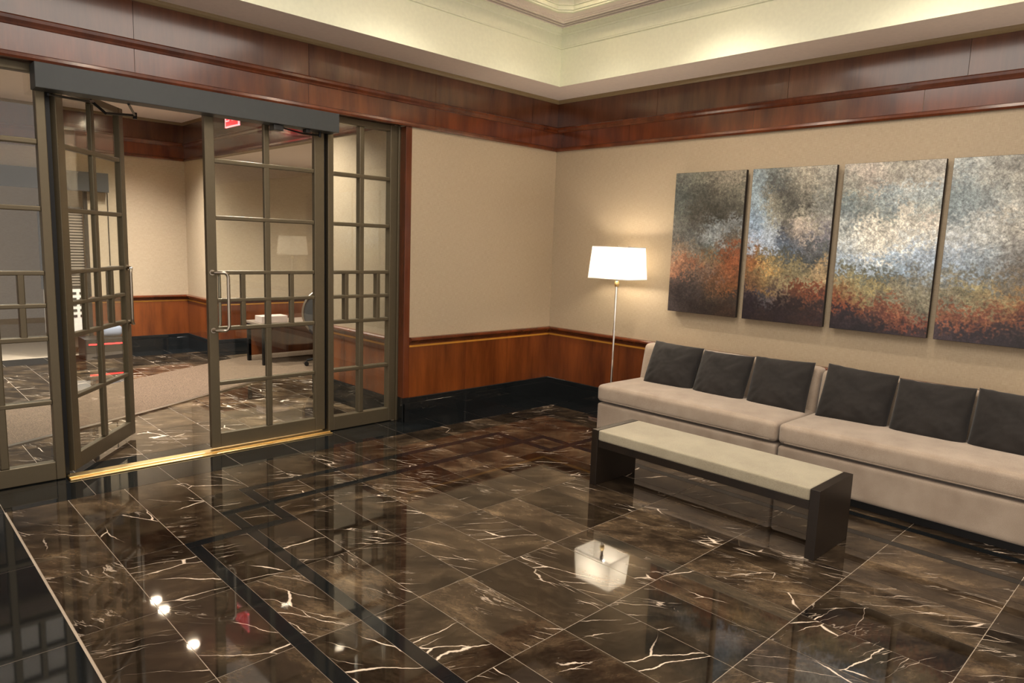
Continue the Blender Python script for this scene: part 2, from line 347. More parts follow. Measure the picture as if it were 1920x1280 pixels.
def soft_box(name, sx, sy, sz, r, mat, parent=None, crown=0, n=14, loc=(0,0,0), wob=0, seed=0):
    """cushion-like box, centred in x,y, from z=0 to sz, corners rounded by r, top (and front) crowned"""
    bm = bmesh.new(); bmesh.ops.create_cube(bm, size=1)
    bmesh.ops.subdivide_edges(bm, edges=bm.edges, cuts=n, use_grid_fill=True)
    for v in bm.verts:
        # cluster grid lines toward the edges
        q = Vector([math.copysign(.5*(1-(1-abs(c)*2)**1.9), c) if abs(c) < .5 else c for c in v.co])
        p = Vector((q.x*sx, q.y*sy, q.z*sz))
        h = Vector((sx/2-r, sy/2-r, sz/2-r))
        inner = Vector([max(-h[i], min(h[i], p[i])) for i in range(3)])
        d = p-inner
        if d.length > 1e-6: p = inner + d.normalized()*r
        u, w_ = 2*q.x, 2*q.y
        if crown:
            k = crown*(1-min(1, abs(u))**4)*(1-min(1, abs(w_))**4)
            if q.z > 0: p.z += k*(q.z*2)
            f = .25*crown*(1-abs(2*q.z)**2)
            p.x += math.copysign(f, u)*min(1, abs(u)**6)
        if wob:
            p += wob*Vector(noise.noise_vector(Vector((p.x*3+seed, p.y*3, p.z*3))))
        v.co = p + Vector((0, 0, sz/2))
    me = D.meshes.new(name); bm.to_mesh(me); bm.free(); me.materials.append(mat)
    for p in me.polygons: p.use_smooth = True
    o = D.objects.new(name, me); COL.objects.link(o); o.location = loc
    if parent is not None: o.parent = parent
    return o

# ------------------------------------------------------------------ FLOOR
YT, XR, XL = -.33, -.2645, -4.83
PX, PY = .3044, .6138
SW = .065
INF = -9.2
stripes = [(-3.683, -1.417, -.765-SW, -.765), (-3.917, -1.178, -1.07-SW, -1.07),
           (-4.222, -3.613, -1.377-SW, -1.377), (-1.482, -.873, -1.377-SW, -1.377),
           (-3.683, -3.683+.07, -1.377-SW, -.765), (-3.917, -3.852, INF, -1.07), (-4.222, -4.157, INF, -1.377),
           (-1.482, -1.417, -1.377-SW, -.765), (-1.243, -1.178, INF, -1.07), (-.938, -.873, INF, -1.377)]
def subtract(rects, s):
    out = []
    for (a, b, c, d) in rects:
        if s[0] >= b-1e-6 or s[1] <= a+1e-6 or s[2] >= d-1e-6 or s[3] <= c+1e-6: out.append((a, b, c, d)); continue
        if s[0] > a+1e-6: out.append((a, s[0], c, d))
        if s[1] < b-1e-6: out.append((s[1], b, c, d))
        lo, hi = max(a, s[0]), min(b, s[1])
        if s[2] > c+1e-6: out.append((lo, hi, c, s[2]))
        if s[3] < d-1e-6: out.append((lo, hi, s[3], d))
    return out
fl = MB()
G = .0017
def tile(a, b, c, d, mi, r=None, g=G):
    if b-a < .006 or d-c < .006: return
    fl.poly([(a+g, c+g, 0), (b-g, c+g, 0), (b-g, d-g, 0), (a+g, d-g, 0)], mi, r)
fl.poly([(-9.6, -9.6, -.0015), (2, -9.6, -.0015), (2, 9, -.0015), (-9.6, 9, -.0015)], 2)
rows = [YT, -.765]+[-1.377-PY*i for i in range(13)]
for j in range(len(rows)-1):
    for k in range(15):
        a, b = XR-PX*(k+1), XR-PX*k
        if k == 14: a = XL
        rr = (random.random(), random.random(), random.random())
        rc = [(a, b, rows[j+1], rows[j])]
        for s_ in stripes: rc = subtract(rc, s_)
        for q in rc: tile(*q, 0, rr)
done = []
for s_ in stripes:
    rc = [s_]
    for t in done: rc = subtract(rc, t)
    done.append(s_)
    for (a, b, c, d) in rc:
        if d-c > 1:   # long strips cut at the row joints
            ys = [y for y in rows if c < y < d]; ys = [d]+ys+[c]
            for i in range(len(ys)-1): tile(a, b, ys[i+1], ys[i], 1, g=.0006)
        else: tile(a, b, c, d, 1, g=.0006)
# black borders of the lobby
BT = .4572
x = XR
k = 0
while x > -9.4:
    tile(x-BT, x, YT, 0.0, 1); tile(x-BT, x, 0.0, .35, 1); x -= BT
tile(XR, .0, YT, .05, 1)
y = YT
while y > -9.4: tile(XR, .02, y-BT, y, 1); y -= BT
y = YT-.32-.28*0
yy = YT
while yy > -9.4:
    tile(XL-.36, XL-.008, yy-.845, yy, 1); yy -= .845
x = XL-.36
while x > -9.4:      # the field beyond the left border
    y = YT
    while y > -9.4: tile(x-PX, x, y-PY, y, 0); y -= PY
    x -= PX
# vestibule and alcove floor
x = XR
while x > -7.2:
    y = .35
    while y < 4.7: tile(x-PX, x, y, min(y+PY, 4.72), 0); y += PY
    x -= PX
x = 0
while x > -7.2: tile(x-BT, x, 4.72, 5.2, 1); x -= BT
floor = fl.build('floor', [M['marble'], M['black'], M['grout']], fixn=False)
struct(floor, 'polished brown marble tile floor with black granite bands', 'floor')

# ------------------------------------------------------------------ WALLS
ZB, ZR, ZBAND, ZS = .217, .76, 2.566, 3.07
def wall_box(name, x0, x1, y0, y1, z0=0, z1=3.1, mat=None, label='beige woven wallcovering wall'):
    return struct(MB().box(x0, x1, y0, y1, z0, z1).build(name, mat or M['wall']), label, 'wall')
wall_box('wall_back', -1.88, .0, .0, .1, label='beige wallcovering wall between the glazed doors and the corner')
wall_box('wall_right', .0, .12, -9.0, .1, label='beige wallcovering wall behind the sofas')
wall_box('wall_left', -9.0, -5.13, .0, .1, label='beige wallcovering wall left of the glazed doors')
wall_box('wall_back_header', -5.13, -1.88, .0, .12, 2.575, 3.1, M['wood_shaded'], 'wood panelled wall strip above the glazed doors')
# vestibule
wall_box('wall_vestibule_right', -1.93, -1.83, .1, 1.5, label='beige vestibule side wall behind the fixed glazing')
wall_box('wall_vestibule_far', -3.14, -1.83, 5.1, 5.2, label='beige far wall of the vestibule')
wall_box('wall_vestibule_far_left', -7.0, -4.55, 5.1, 5.2, label='beige far wall left of the inner doorway')
wall_box('wall_vestibule_far_header', -4.55, -3.14, 5.1, 5.2, 2.08, 3.1, label='beige far wall above the inner doorway')
wall_box('wall_vestibule_corner', -1.93, -1.83, 4.25, 5.1, label='short beige return wall beside the alcove')
wall_box('wall_alcove_far', -1.83, .3, 4.25, 4.35, 0, 2.7, label='beige back wall of the alcove')
wall_box('wall_alcove_right', .2, .3, .1, 4.25, 0, 2.7, label='beige side wall of the alcove')
wall_box('wall_alcove_near', -1.83, .2, 1.4, 1.5, 0, 2.7, label='beige near wall of the alcove')
wall_box('wall_alcove_header', -1.93, -1.83, 1.5, 4.25, 2.566, 3.1, label='wall above the alcove opening')
wall_box('wall_vestibule_left', -7.1, -7.0, .1, 5.2, label='left wall of the vestibule')
wall_box('wall_corridor', -7.0, -1.0, 7.4, 7.5, label='beige wall of the corridor beyond the inner doorway')
wall_box('wall_corridor_side', -2.2, -2.1, 5.2, 7.4, label='side wall of the corridor beyond')

# ceilings: soffit ring, tray face, mouldings, inner raised panel
INX, INY = -.482, -.452
c = MB()
c.box(INX+.004, .1, -9, .1, ZS, ZS+.05); c.box(-9, INX+.004, INY+.004, .1, ZS, ZS+.05)
struct(c.build('ceiling', M['ceil']), 'flat lowered soffit around the ceiling tray', 'ceiling')
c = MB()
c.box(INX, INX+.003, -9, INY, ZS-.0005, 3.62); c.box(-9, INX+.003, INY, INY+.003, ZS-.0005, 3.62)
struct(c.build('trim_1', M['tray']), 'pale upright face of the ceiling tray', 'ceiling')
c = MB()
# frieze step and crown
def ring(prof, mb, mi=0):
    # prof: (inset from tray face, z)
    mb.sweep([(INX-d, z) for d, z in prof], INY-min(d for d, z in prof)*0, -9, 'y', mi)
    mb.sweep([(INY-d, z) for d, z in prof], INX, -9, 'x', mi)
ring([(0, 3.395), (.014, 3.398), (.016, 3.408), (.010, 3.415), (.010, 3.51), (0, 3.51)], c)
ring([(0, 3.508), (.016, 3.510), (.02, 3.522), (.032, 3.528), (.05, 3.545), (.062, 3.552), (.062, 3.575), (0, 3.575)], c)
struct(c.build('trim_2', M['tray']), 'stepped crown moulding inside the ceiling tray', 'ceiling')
c = MB()
Zc = 3.56
a0, a1 = (.062, .066), (.118, .124)
def strip(i0, i1, z0, z1, mb, mi=0):
    mb.box(INX-i1, INX-i0, -9, INY-i0, z0, z1, mi); mb.box(-9, INX-i1, INY-i1, INY-i0, z0, z1, mi)
strip(.0, .075, Zc, Zc+.04, c); strip(.075, .155, Zc+.025, Zc+.04, c, 1); strip(.109, .121, Zc, Zc+.02, c)
strip(.155, .36, Zc, Zc+.04, c)
strip(.185, .20, Zc-.008, Zc+.01, c); strip(.225, .24, Zc-.006, Zc+.01, c)
struct(c.build('ceiling_ring', [M['ceil'], M['slot']]), 'flat ceiling border with a twin black slot', 'ceiling')
# raised inner panel with clipped corner
def clipped(inset, ch):
    x, y = INX-inset, INY-inset
    return [(x, -9), (x, y-ch), (x-ch, y), (-9, y)]
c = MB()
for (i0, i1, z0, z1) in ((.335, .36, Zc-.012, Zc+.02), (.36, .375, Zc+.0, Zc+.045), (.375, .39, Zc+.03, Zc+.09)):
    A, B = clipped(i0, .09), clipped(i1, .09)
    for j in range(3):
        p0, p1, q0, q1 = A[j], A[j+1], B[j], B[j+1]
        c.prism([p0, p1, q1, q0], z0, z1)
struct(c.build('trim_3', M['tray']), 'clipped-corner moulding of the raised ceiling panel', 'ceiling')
struct(MB().box(-9, INX-.36, -9, INY-.36, Zc+.07, Zc+.1).build('ceiling_panel', M['ceil']), 'raised inner ceiling panel', 'ceiling')
struct(MB().box(-7.1, .3, .1, 7.5, 3.07, 3.12).build('ceiling_vestibule', M['ceil']), 'vestibule ceiling', 'ceiling')
struct(MB().box(-1.83, .3, 1.4, 4.35, 2.566, 2.6).build('ceiling_alcove', M['ceil']), 'low alcove ceiling', 'ceiling')

# ---------------------------------------------------------------- wood trims
# runs: (axis, plane, sign, a, b, joints)  sign: room side direction of the surface
def P(prof, plane, sgn): return [(plane+sgn*d, z) for d, z in prof]
RAIL = [(0, .70), (.012, .703), (.016, .712), (.034, .722), (.046, .735), (.046, .748), (.036, .758), (.02, .76), (0, .76)]
YEL = [(0, .672), (.0105, .672), (.0105, .688), (0, .688)]
PANEL = lambda z0, z1, t: [(0, z0), (t, z0), (t, z1), (0, z1)]
BANDM = [(0, 2.745), (.012, 2.75), (.016, 2.762), (.030, 2.778), (.034, 2.795), (.028, 2.803), (0, 2.803)]
BANDB = [(0, 2.566), (.020, 2.566), (.026, 2.58), (.022, 2.598), (.012, 2.604), (0, 2.604)]
LIP = [(0, 3.035), (.018, 3.037), (.03, 3.05), (.034, 3.062), (.034, 3.0705), (0, 3.0705)]
BASE = [(0, 0), (.020, 0), (.020, .166), (.0185, .168), (.0185, .170), (.022, .172), (.022, .213), (.018, .217), (0, .217)]
ntrim = [3]
def tname():
    ntrim[0] += 1; return 'trim_%d' % ntrim[0]
def wainscot(axis, plane, sgn, a, b, joints, where):
    c = MB(); js = sorted([j for j in joints if a+.02 < j < b-.02]); pts = [a]+js+[b]
    for i in range(len(pts)-1):
        c.sweep(P(PANEL(.217, .70, .008), plane, sgn), pts[i]+(.0015 if i else 0), pts[i+1]-(.0015 if i < len(pts)-2 else 0), axis)
    struct(c.build(tname(), M['wood']), 'mahogany wainscot panels '+where, 'wainscot')
    c = MB().sweep(P(RAIL, plane, sgn), a, b, axis); struct(c.build(tname(), M['wood_trim']), 'rounded mahogany chair rail '+where, 'moulding')
    c = MB().sweep(P(YEL, plane, sgn), a, b, axis); struct(c.build(tname(), M['gold_line']), 'thin yellow inlay line '+where, 'moulding')
nb = [0]
def baseboard(axis, plane, sgn, a, b, side):
    struct(MB().sweep(P(BASE, plane, sgn), a, b, axis).build('baseboard_'+side, M['black']), 'black granite baseboard', 'baseboard')
def band(axis, plane, sgn, a, b, joints, where, lip=True, joints2=None):
    c2 = MB(); p2 = [a]+sorted([j for j in (joints2 or joints) if a+.02 < j < b-.02])+[b]
    for i in range(len(p2)-1):
        c2.sweep(P(PANEL(2.60, 2.748, .006), plane, sgn), p2[i]+(.0015 if i else 0), p2[i+1]-(.0015 if i < len(p2)-2 else 0), axis)
    js = sorted([j for j in joints if a+.02 < j < b-.02]); pts = [a]+js+[b]
    c = MB()
    for i in range(len(pts)-1):
        s0, s1 = pts[i]+(.0015 if i else 0), pts[i+1]-(.0015 if i < len(pts)-2 else 0)
        c.sweep(P(PANEL(2.803, 3.036, .010), plane, sgn), s0, s1, axis)
    struct(c.build(tname(), M['wood_shaded']), 'upper row of shade-toned mahogany panels '+where, 'panelling')
    struct(c2.build(tname(), M['wood_trim']), 'lower row of mahogany panels '+where, 'panelling')
    c = MB().sweep(P(BANDM, plane, sgn), a, b, axis).sweep(P(BANDB, plane, sgn), a, b, axis)
    struct(c.build(tname(), M['wood_trim']), 'mahogany mouldings of the wood band '+where, 'moulding')
    if lip: struct(MB().sweep(P(LIP, plane, sgn), a, b, axis).build(tname(), M['lip']), 'cream moulding under the soffit '+where, 'moulding')
JX = [-1.58-1.197*i for i in range(-1, 7)]
JY = [-1.216-1.21*i for i in range(0, 8)]
wainscot('x', 0, -1, -1.822, 0, [-1.167, -.62], 'left of the corner')
wainscot('y', 0, -1, -9, 0, [-.944, -2.1, -3.3, -4.5, -5.7], 'behind the sofas')
baseboard('x', 0, -1, -1.885, 0, 'back'); baseboard('y', 0, -1, -9, 0, 'right')
band('x', 0, -1, -9, 0, JX, 'above the glazed doors'); band('y', 0, -1, -9, 0, JY, 'above the paintings', joints2=[-.92-1.235*i for i in range(7)])
wainscot('x', 0, -1, -9, -5.19, [-6.4, -7.6], 'left of the glazed doors'); baseboard('x', 0, -1, -9, -5.13, 'left')
# vestibule trims
wainscot('x', 5.1, -1, -3.14, -1.93, [], 'on the vestibule far wall'); baseboard('x', 5.1, -1, -3.14, -1.93, 'vestibule_far')
wainscot('y', -1.93, -1, 4.25, 5.1, [], 'on the vestibule return'); baseboard('y', -1.93, -1, 4.23, 5.1, 'vestibule_return')
wainscot('y', -1.93, -1, .16, 1.5, [.9], 'on the vestibule side wall'); baseboard('y', -1.93, -1, .16, 1.52, 'vestibule_right')
wainscot('x', 4.25, -1, -1.93, .2, [-.9], 'on the alcove back wall'); baseboard('x', 4.25, -1, -1.95, .2, 'alcove')
wainscot('x', 5.1, -1, -7, -4.55, [], 'left of the inner doorway')
band('x', 5.1, -1, -7, -1.93, [-3.1, -4.3, -5.5], 'on the vestibule far wall'); band('y', -1.93, -1, .1, 5.1, [1.3, 2.5, 3.7], 'on the vestibule side')
band('y', -7.0, 1, .1, 5.1, [1.3, 2.5, 3.7], 'on the vestibule left wall')
# jamb casings
c = MB().box(-1.882, -1.822, -.006, .10, .217, 2.566); c.build_ = None
struct(c.build(tname(), M['wood_trim'], bevel=.002), 'upright mahogany door casing right of the glazing', 'door casing')
c = MB().box(-5.19, -5.13, -.006, .10, .217, 2.566)
struct(c.build(tname(), M['wood_trim'], bevel=.002), 'upright mahogany door casing left of the glazing', 'door casing')
struct(MB().box(-1.882, -1.88, .0, .1, 0, .217).box(-1.903, -1.875, -.02, .02, 0, .217).build(tname(), M['black']), 'black granite end of the baseboard beside the glazing', 'baseboard')

# ---------------------------------------------------------------- glazed doors and sidelights
BR = M['bronze']
HZ = [(.498, .528), (.905, .937), (1.115, 1.143), (1.317, 1.346), (1.709, 1.740), (2.106, 2.139)]
def glazed_panel(W, sl, sr, mid, subs, z0, zb, zt, z1, th=.045, mw=.022):
    """returns MB of frame in local coords x 0..W, y centred; muntins"""
    f = MB()
    f.box(0, sl, -th/2, th/2, z0, z1); f.box(W-sr, W, -th/2, th/2, z0, z1)
    f.box(sl, W-sr, -th/2+.002, th/2-.002, z0, zb); f.box(sl, W-sr, -th/2+.002, th/2-.002, zt, z1)
    m_ = MB(); t2 = th/2-.004
    for a, b in HZ: m_.box(sl, W-sr, -t2, t2, a, b)
    m_.box(mid-mw, mid+mw, -t2+.001, t2-.001, zb, zt)
    for s_ in subs: m_.box(s_-.0175, s_+.0175, -t2+.001, t2-.001, HZ[1][0]+.004, HZ[3][1]-.004)
    g = MB().box(sl-.01, W-sr+.01, -.003, .003, zb-.01, zt+.01)
    return f, m_, g
def pull_handle(parent, x, side, dirx):
    path = []
    y0 = side*.0225
    pts = [(x-dirx*.004, y0, 1.333), (x+dirx*.018, y0+side*.028, 1.333), (x+dirx*.055, y0+side*.052, 1.333)]
    for i in range(7):
        a = PI/2*i/6
        pts.append((x+dirx*(.062+.03*math.sin(a)), y0+side*(.055+.006*math.sin(a)), 1.333-.04*(1-math.cos(a))))
    low = [(p[0], p[1], 2*1.1225-p[2]) for p in reversed(pts)]
    o = MB().tube(pts+low, .0115, 12).build('pull_handle', M['steel'], parent, smooth=True)
    e = MB()
    for z in (1.333, .912):
        e.tube([(x, y0, z), (x, y0+side*.006, z)], .02, 16)
    e.build('mounting_rose', M['steel'], o)
    return o
def door(name, loc, rz, mirror, label):
    root = empty(name, loc, rz); struct(root, label, 'door')
    W = .925
    sl, sr = (.068, .085) if not mirror else (.085, .068)
    mid = (sl+W-sr)/2
    subs = [(sl+mid)/2, (mid+W-sr)/2]
    f, m_, g = glazed_panel(W, sl, sr, mid, subs, .03, .135, 2.455, 2.50)
    f.build('door_frame', BR, root, bevel=.004); m_.build('muntin_grid', BR, root, bevel=.006); g.build('glass_pane', M['glass'], root)
    hx = .03 if not mirror else W-.03
    pull_handle(root, hx, -1, 1 if not mirror else -1); pull_handle(root, hx, 1, 1 if not mirror else -1)
    return root
d2 = door('door_2', (-3.515, .122, 0), 0, False, 'closed bronze-framed glazed door leaf with a curved pull handle')
d1 = door('door_1', (-4.405, .150, 0), math.atan2(.788, .615), True, 'bronze-framed glazed door leaf standing open into the vestibule')
def sidelight(name, loc, mirror, label):
    root = empty(name, loc); struct(root, label, 'window')
    W = .68; sl, sr = .05, .09
    if mirror: sl, sr = sr, sl
    mid = .315 if not mirror else W-.315
    subs = [.175, .483] if not mirror else [W-.175, W-.483]
    f, m_, g = glazed_panel(W, sl, sr, mid, subs, .005, .122, 2.522, 2.572, th=.07)
    if not mirror: f.box(W-.022, W-.0, -.055, .055, 0, 2.572)
    else: f.box(0, .022, -.055, .055, 0, 2.572)
    f.build('window_frame', BR, root, bevel=.004); m_.build('muntin_grid', BR, root, bevel=.006); g.build('glass_pane', M['glass'], root)
    # recessed bottom rail panel
    return root
sidelight('window_1', (-2.56, .13, 0), False, 'fixed glazed sidelight right of the doors')
sidelight('window_2', (-5.13, .13, 0), True, 'fixed glazed sidelight at the far left')
# dark strips painting the shade in the gaps beside the leaves; head frame
c = MB().box(-2.59, -2.56, .135, .20, 0, 2.57).box(-4.45, -4.42, .135, .20, 0, 2.57)
struct(c.build(tname(), M['darkmetal']), 'dark strips standing for the shaded gaps beside the door leaves', 'door frame')
c = MB().box(-4.45, -2.56, .10, .20, 2.505, 2.575)
struct(c.build(tname(), BR), 'bronze head frame above the door leaves', 'door frame')

op = MB().box(-4.52, -2.54, -.045, .095, 2.418, 2.562).build('door_operator', M['operator'], bevel=.003)
op['label'] = 'long slate grey automatic door operator box above the glazed doors'; op['category'] = 'door operator'
MB().box(-3.06, -2.985, -.02, .06, 2.375, 2.4185).build('door_sensor', M['blackplastic'], op, bevel=.004)
MB().box(-2.80, -2.765, -.01, .05, 2.392, 2.4185).build('door_sensor', M['blackplastic'], op, bevel=.004)
c = MB().tube([(-2.97, .03, 2.405), (-2.80, .035, 2.385), (-2.66, .04, 2.392)], .006, 8).tube([(-2.66, .04, 2.378), (-2.66, .04, 2.418)], .010, 10)
c.build('closer_arm', M['darkmetal'], op)
def LP(s, z, o=0):  # point on the open leaf
    return (-4.405+.615*s+.788*o, .150+.788*s-.615*o, z)
c = MB().tube([(-4.44, .05, 2.40), LP(.25, 2.43, .10), LP(.42, 2.46, .05)], .008, 8).tube([LP(.42, 2.47, .03), LP(.5, 2.40, .09), LP(.80, 2.44, .16)], .010, 8)
c.tube([(-4.0, .06, 2.415), LP(.80, 2.44, .16)], .008, 8).tube([LP(.80, 2.415, .16), LP(.80, 2.46, .16)], .014, 10)
c.build('closer_arm', M['darkmetal'], op)

t = MB().prism([(-4.44, .025), (-2.56, .025), (-2.56, .165), (-4.44, .165)], 0, .010).box(-4.44, -2.56, .06, .12, .010, .018).build('door_threshold', M['brass'], bevel=.004)
tag(t, 'polished brass threshold strip on the floor under the glazed doors', 'threshold')

# ---------------------------------------------------------------- paintings
P1 = """95,95,85 110,108,92 120,112,95 135,125,105|70,75,70 75,75,66 85,80,68 110,105,88|75,80,76 68,68,60 65,64,55 85,82,70|85,88,80 72,68,58 62,58,48 70,66,56|95,95,88 85,82,74 110,118,120 120,125,125|95,92,85 95,98,95 140,148,150 95,88,75|130,105,85 110,100,85 85,95,90 140,70,40|170,105,72 150,85,55 120,90,60 150,72,36|150,85,55 110,80,65 125,90,75 135,72,40|65,50,48 60,52,50 115,70,42 125,68,32|45,38,38 50,42,42 70,52,42 60,45,38|55,45,45 48,38,35 40,32,30 60,38,28"""
P2 = """125,140,145 100,105,100 140,135,118 160,150,130 150,145,130|125,145,155 75,78,75 105,100,88 150,142,122 140,135,120|130,150,160 115,112,98 80,78,68 125,120,105 120,120,108|135,155,168 135,130,110 70,70,64 85,82,72 120,122,115|125,150,170 140,138,120 95,92,80 150,145,125 130,130,120|130,155,180 150,160,165 100,95,88 180,165,145 140,135,128|150,170,195 165,180,195 70,75,85 165,150,135 115,112,120|155,165,180 140,155,175 80,95,115 95,95,100 85,90,95|150,85,45 120,105,75 80,85,80 60,66,68 90,92,85|160,92,45 195,138,70 150,120,75 130,110,75 175,132,88|125,85,50 150,120,75 150,125,85 140,120,85 160,130,90|120,75,45 130,90,50 125,95,70 125,58,32 135,58,32|50,40,45 75,70,75 70,50,45 95,50,35 90,50,38|35,25,32 40,30,35 35,25,28 40,28,30 45,30,32|35,25,30 50,32,30 35,24,28 50,30,28 60,32,28"""
P3 = """165,155,140 170,160,145 150,145,130 140,135,120 165,160,148|140,138,125 165,152,138 160,152,138 150,145,132 160,155,142|135,135,122 150,142,128 150,158,155 165,172,168 150,160,162|115,130,130 125,135,130 125,140,145 140,155,158 150,160,158|105,118,120 125,130,125 135,145,140 180,175,160 160,165,155|135,145,145 180,175,160 195,190,172 200,195,178 190,180,165|170,175,170 205,200,185 210,205,188 205,202,190 200,198,185|175,182,180 205,205,192 212,208,192 195,200,195 185,190,188|165,178,185 200,202,195 200,200,190 160,175,188 155,172,190|150,170,190 160,180,200 150,172,190 130,155,178 140,160,180|110,110,90 105,108,90 100,108,100 100,105,98 125,130,125|160,130,85 150,130,85 175,140,80 130,122,95 125,120,100|145,92,50 145,115,70 125,115,85 125,120,95 120,115,90|135,58,32 125,58,35 135,72,45 155,82,50 110,100,80|45,32,38 50,35,40 85,45,38 115,52,36 140,58,36|35,26,32 32,25,32 32,25,32 38,28,35 60,40,42"""
P4 = """160,165,160 150,150,140 130,128,118 120,115,105|140,150,150 150,150,140 140,135,122 130,125,115|120,135,138 140,145,140 150,148,135 145,140,128|115,130,132 130,140,140 155,155,145 160,152,138|120,135,140 150,158,158 165,165,155 160,152,138|150,160,162 170,172,165 170,165,150 140,132,120|175,180,178 175,178,172 150,148,138 120,112,102|170,178,182 160,168,170 130,128,122 105,98,90|150,165,180 140,155,165 120,120,115 100,92,82|140,160,180 125,140,150 105,100,92 95,82,70|120,125,120 110,112,102 110,98,78 110,85,60|140,128,95 150,128,85 150,115,70 140,90,50|120,118,95 135,110,75 150,90,50 150,78,40|140,80,50 150,80,48 130,62,36 110,50,32|150,75,48 110,52,38 60,38,38 50,35,35|60,45,52 42,32,40 36,28,34 34,26,30"""
P5 = """110,105,92 100,95,84 88,84,74 80,76,68|120,112,98 105,98,85 86,82,72 72,70,62|130,122,108 110,104,92 84,80,70 66,64,58|140,130,115 112,106,94 80,76,68 62,60,54|130,122,108 104,98,86 80,76,68 66,62,54|112,104,94 96,90,80 80,76,66 72,66,56|100,92,82 90,84,74 86,78,66 84,72,56|98,88,76 96,82,66 104,80,56 110,76,48|110,88,64 122,86,54 132,80,44 126,70,38|130,88,52 140,84,44 130,68,36 100,54,34|120,66,38 96,52,34 70,42,34 54,36,32|50,36,36 42,32,34 38,28,30 36,26,28"""
def parse(s): return [[tuple(map(float, c_.split(','))) for c_ in r.split()] for r in s.split('|')]
def sample(g, u, v):   # u 0..1 left->right, v 0..1 top->bottom, smooth bilinear
    R, C = len(g), len(g[0]); y = min(max(v*R-.5, 0), R-1); x = min(max(u*C-.5, 0), C-1)
    i, j = int(y), int(x); i2, j2 = min(i+1, R-1), min(j+1, C-1); fy, fx = y-i, x-j
    fy = fy*fy*(3-2*fy); fx = fx*fx*(3-2*fx)
    return [(g[i][j][k]*(1-fx)+g[i][j2][k]*fx)*(1-fy)+(g[i2][j][k]*(1-fx)+g[i2][j2][k]*fx)*fy for k in range(3)]
PZ0, PZ1, PT = 1.068, 2.275, .034
def painting(y1, y0, data, label):
    root = empty('painting', (-.028, (y0+y1)/2, (PZ0+PZ1)/2))
    tag(root, label, 'painting', 'paintings of one landscape hung in a row')
    w2, h2 = (y1-y0)/2, (PZ1-PZ0)/2
    MB().box(-PT, 0, -w2, w2, -h2, h2).build('canvas_body', M['canvas'], root, bevel=.0015)
    MB().box(0, .0275, -w2+.12, w2-.12, -h2+.15, h2-.15).build('stand_off_batten', M['darkmetal'], root)
    g = parse(data); nu, nv = 130, 236
    vs, fs, cols = [], [], []
    for j in range(nv+1):
        for i in range(nu+1):
            u, v = i/nu, j/nv
            Y = w2-.0015-u*(2*w2-.003); Z = h2-.0015-v*(2*h2-.003)
            vs.append((-PT-.0008, Y, Z))
            q = Vector((y1+u*3, v*2, 0)); gy = y1+Y
            n1 = noise.noise_vector(Vector((gy*4, Z*4, 3.7))); n2 = noise.noise_vector(Vector((gy*14, Z*14, 8.1))); n3 = noise.noise_vector(Vector((gy*42, Z*42, 1.3)))
            n4 = noise.noise_vector(Vector((gy*95, Z*95, 5.3)))
            uu = u+.06*n1.x+.05*n2.x+.045*n3.x+.05*n4.x; vv = v+.03*n1.y+.03*n2.y+.02*n3.y+.02*n4.y
            isl = .35*noise.noise(Vector((gy*8, Z*8, 11)))+.5*noise.noise(Vector((gy*24, Z*24, 2)))+.7*noise.noise(Vector((gy*62, Z*62, 6)))
            vv += .036*max(-1, min(1, isl*6)); uu += .05*max(-1, min(1, (isl+.12)*6))
            c_ = sample(g, uu, vv)
            k = 1+.20*n3.z+.12*n2.z+.22*n4.z; mean = sum(c_)/3; c_ = [mean+(q_-mean)*.74 for q_ in c_]; c_[0] *= .95 if c_[0] > 1.35*c_[2] else 1
            l_ = [max(0, min(1, x_))for x_ in lin1(*[max(4, min(250, ch*k)) for ch in c_])[:3]]
            cols.append(l_)
    for j in range(nv):
        for i in range(nu):
            a = j*(nu+1)+i; fs.append((a, a+nu+1, a+nu+2, a+1))
    me = D.meshes.new('painted_front'); me.from_pydata(vs, [], fs); me.materials.append(M['paint'])
    at = me.attributes.new('paint', 'FLOAT_COLOR', 'POINT')
    flat = []
    for l_ in cols: flat += [l_[0], l_[1], l_[2], 1]
    at.data.foreach_set('color', flat)
    o = D.objects.new('painted_front', me); COL.objects.link(o); o.parent = root
painting(-1.500, -2.163, P1, 'leftmost painting, dark grey-brown sky over rust and black ground, nearest the floor lamp')
painting(-2.219, -2.879, P2, 'second painting from the corner, dark cloud column between pale blue patches')
painting(-2.932, -3.588, P3, 'third painting from the corner, broad cream and pale blue cloud over a thin rust line')
painting(-3.630, -4.290, P4, 'fourth painting from the corner, pale sky, cut by the right edge of the photo')
painting(-4.345, -5.005, P5, 'fifth and last painting of the row, dark brown sky over rust ground')

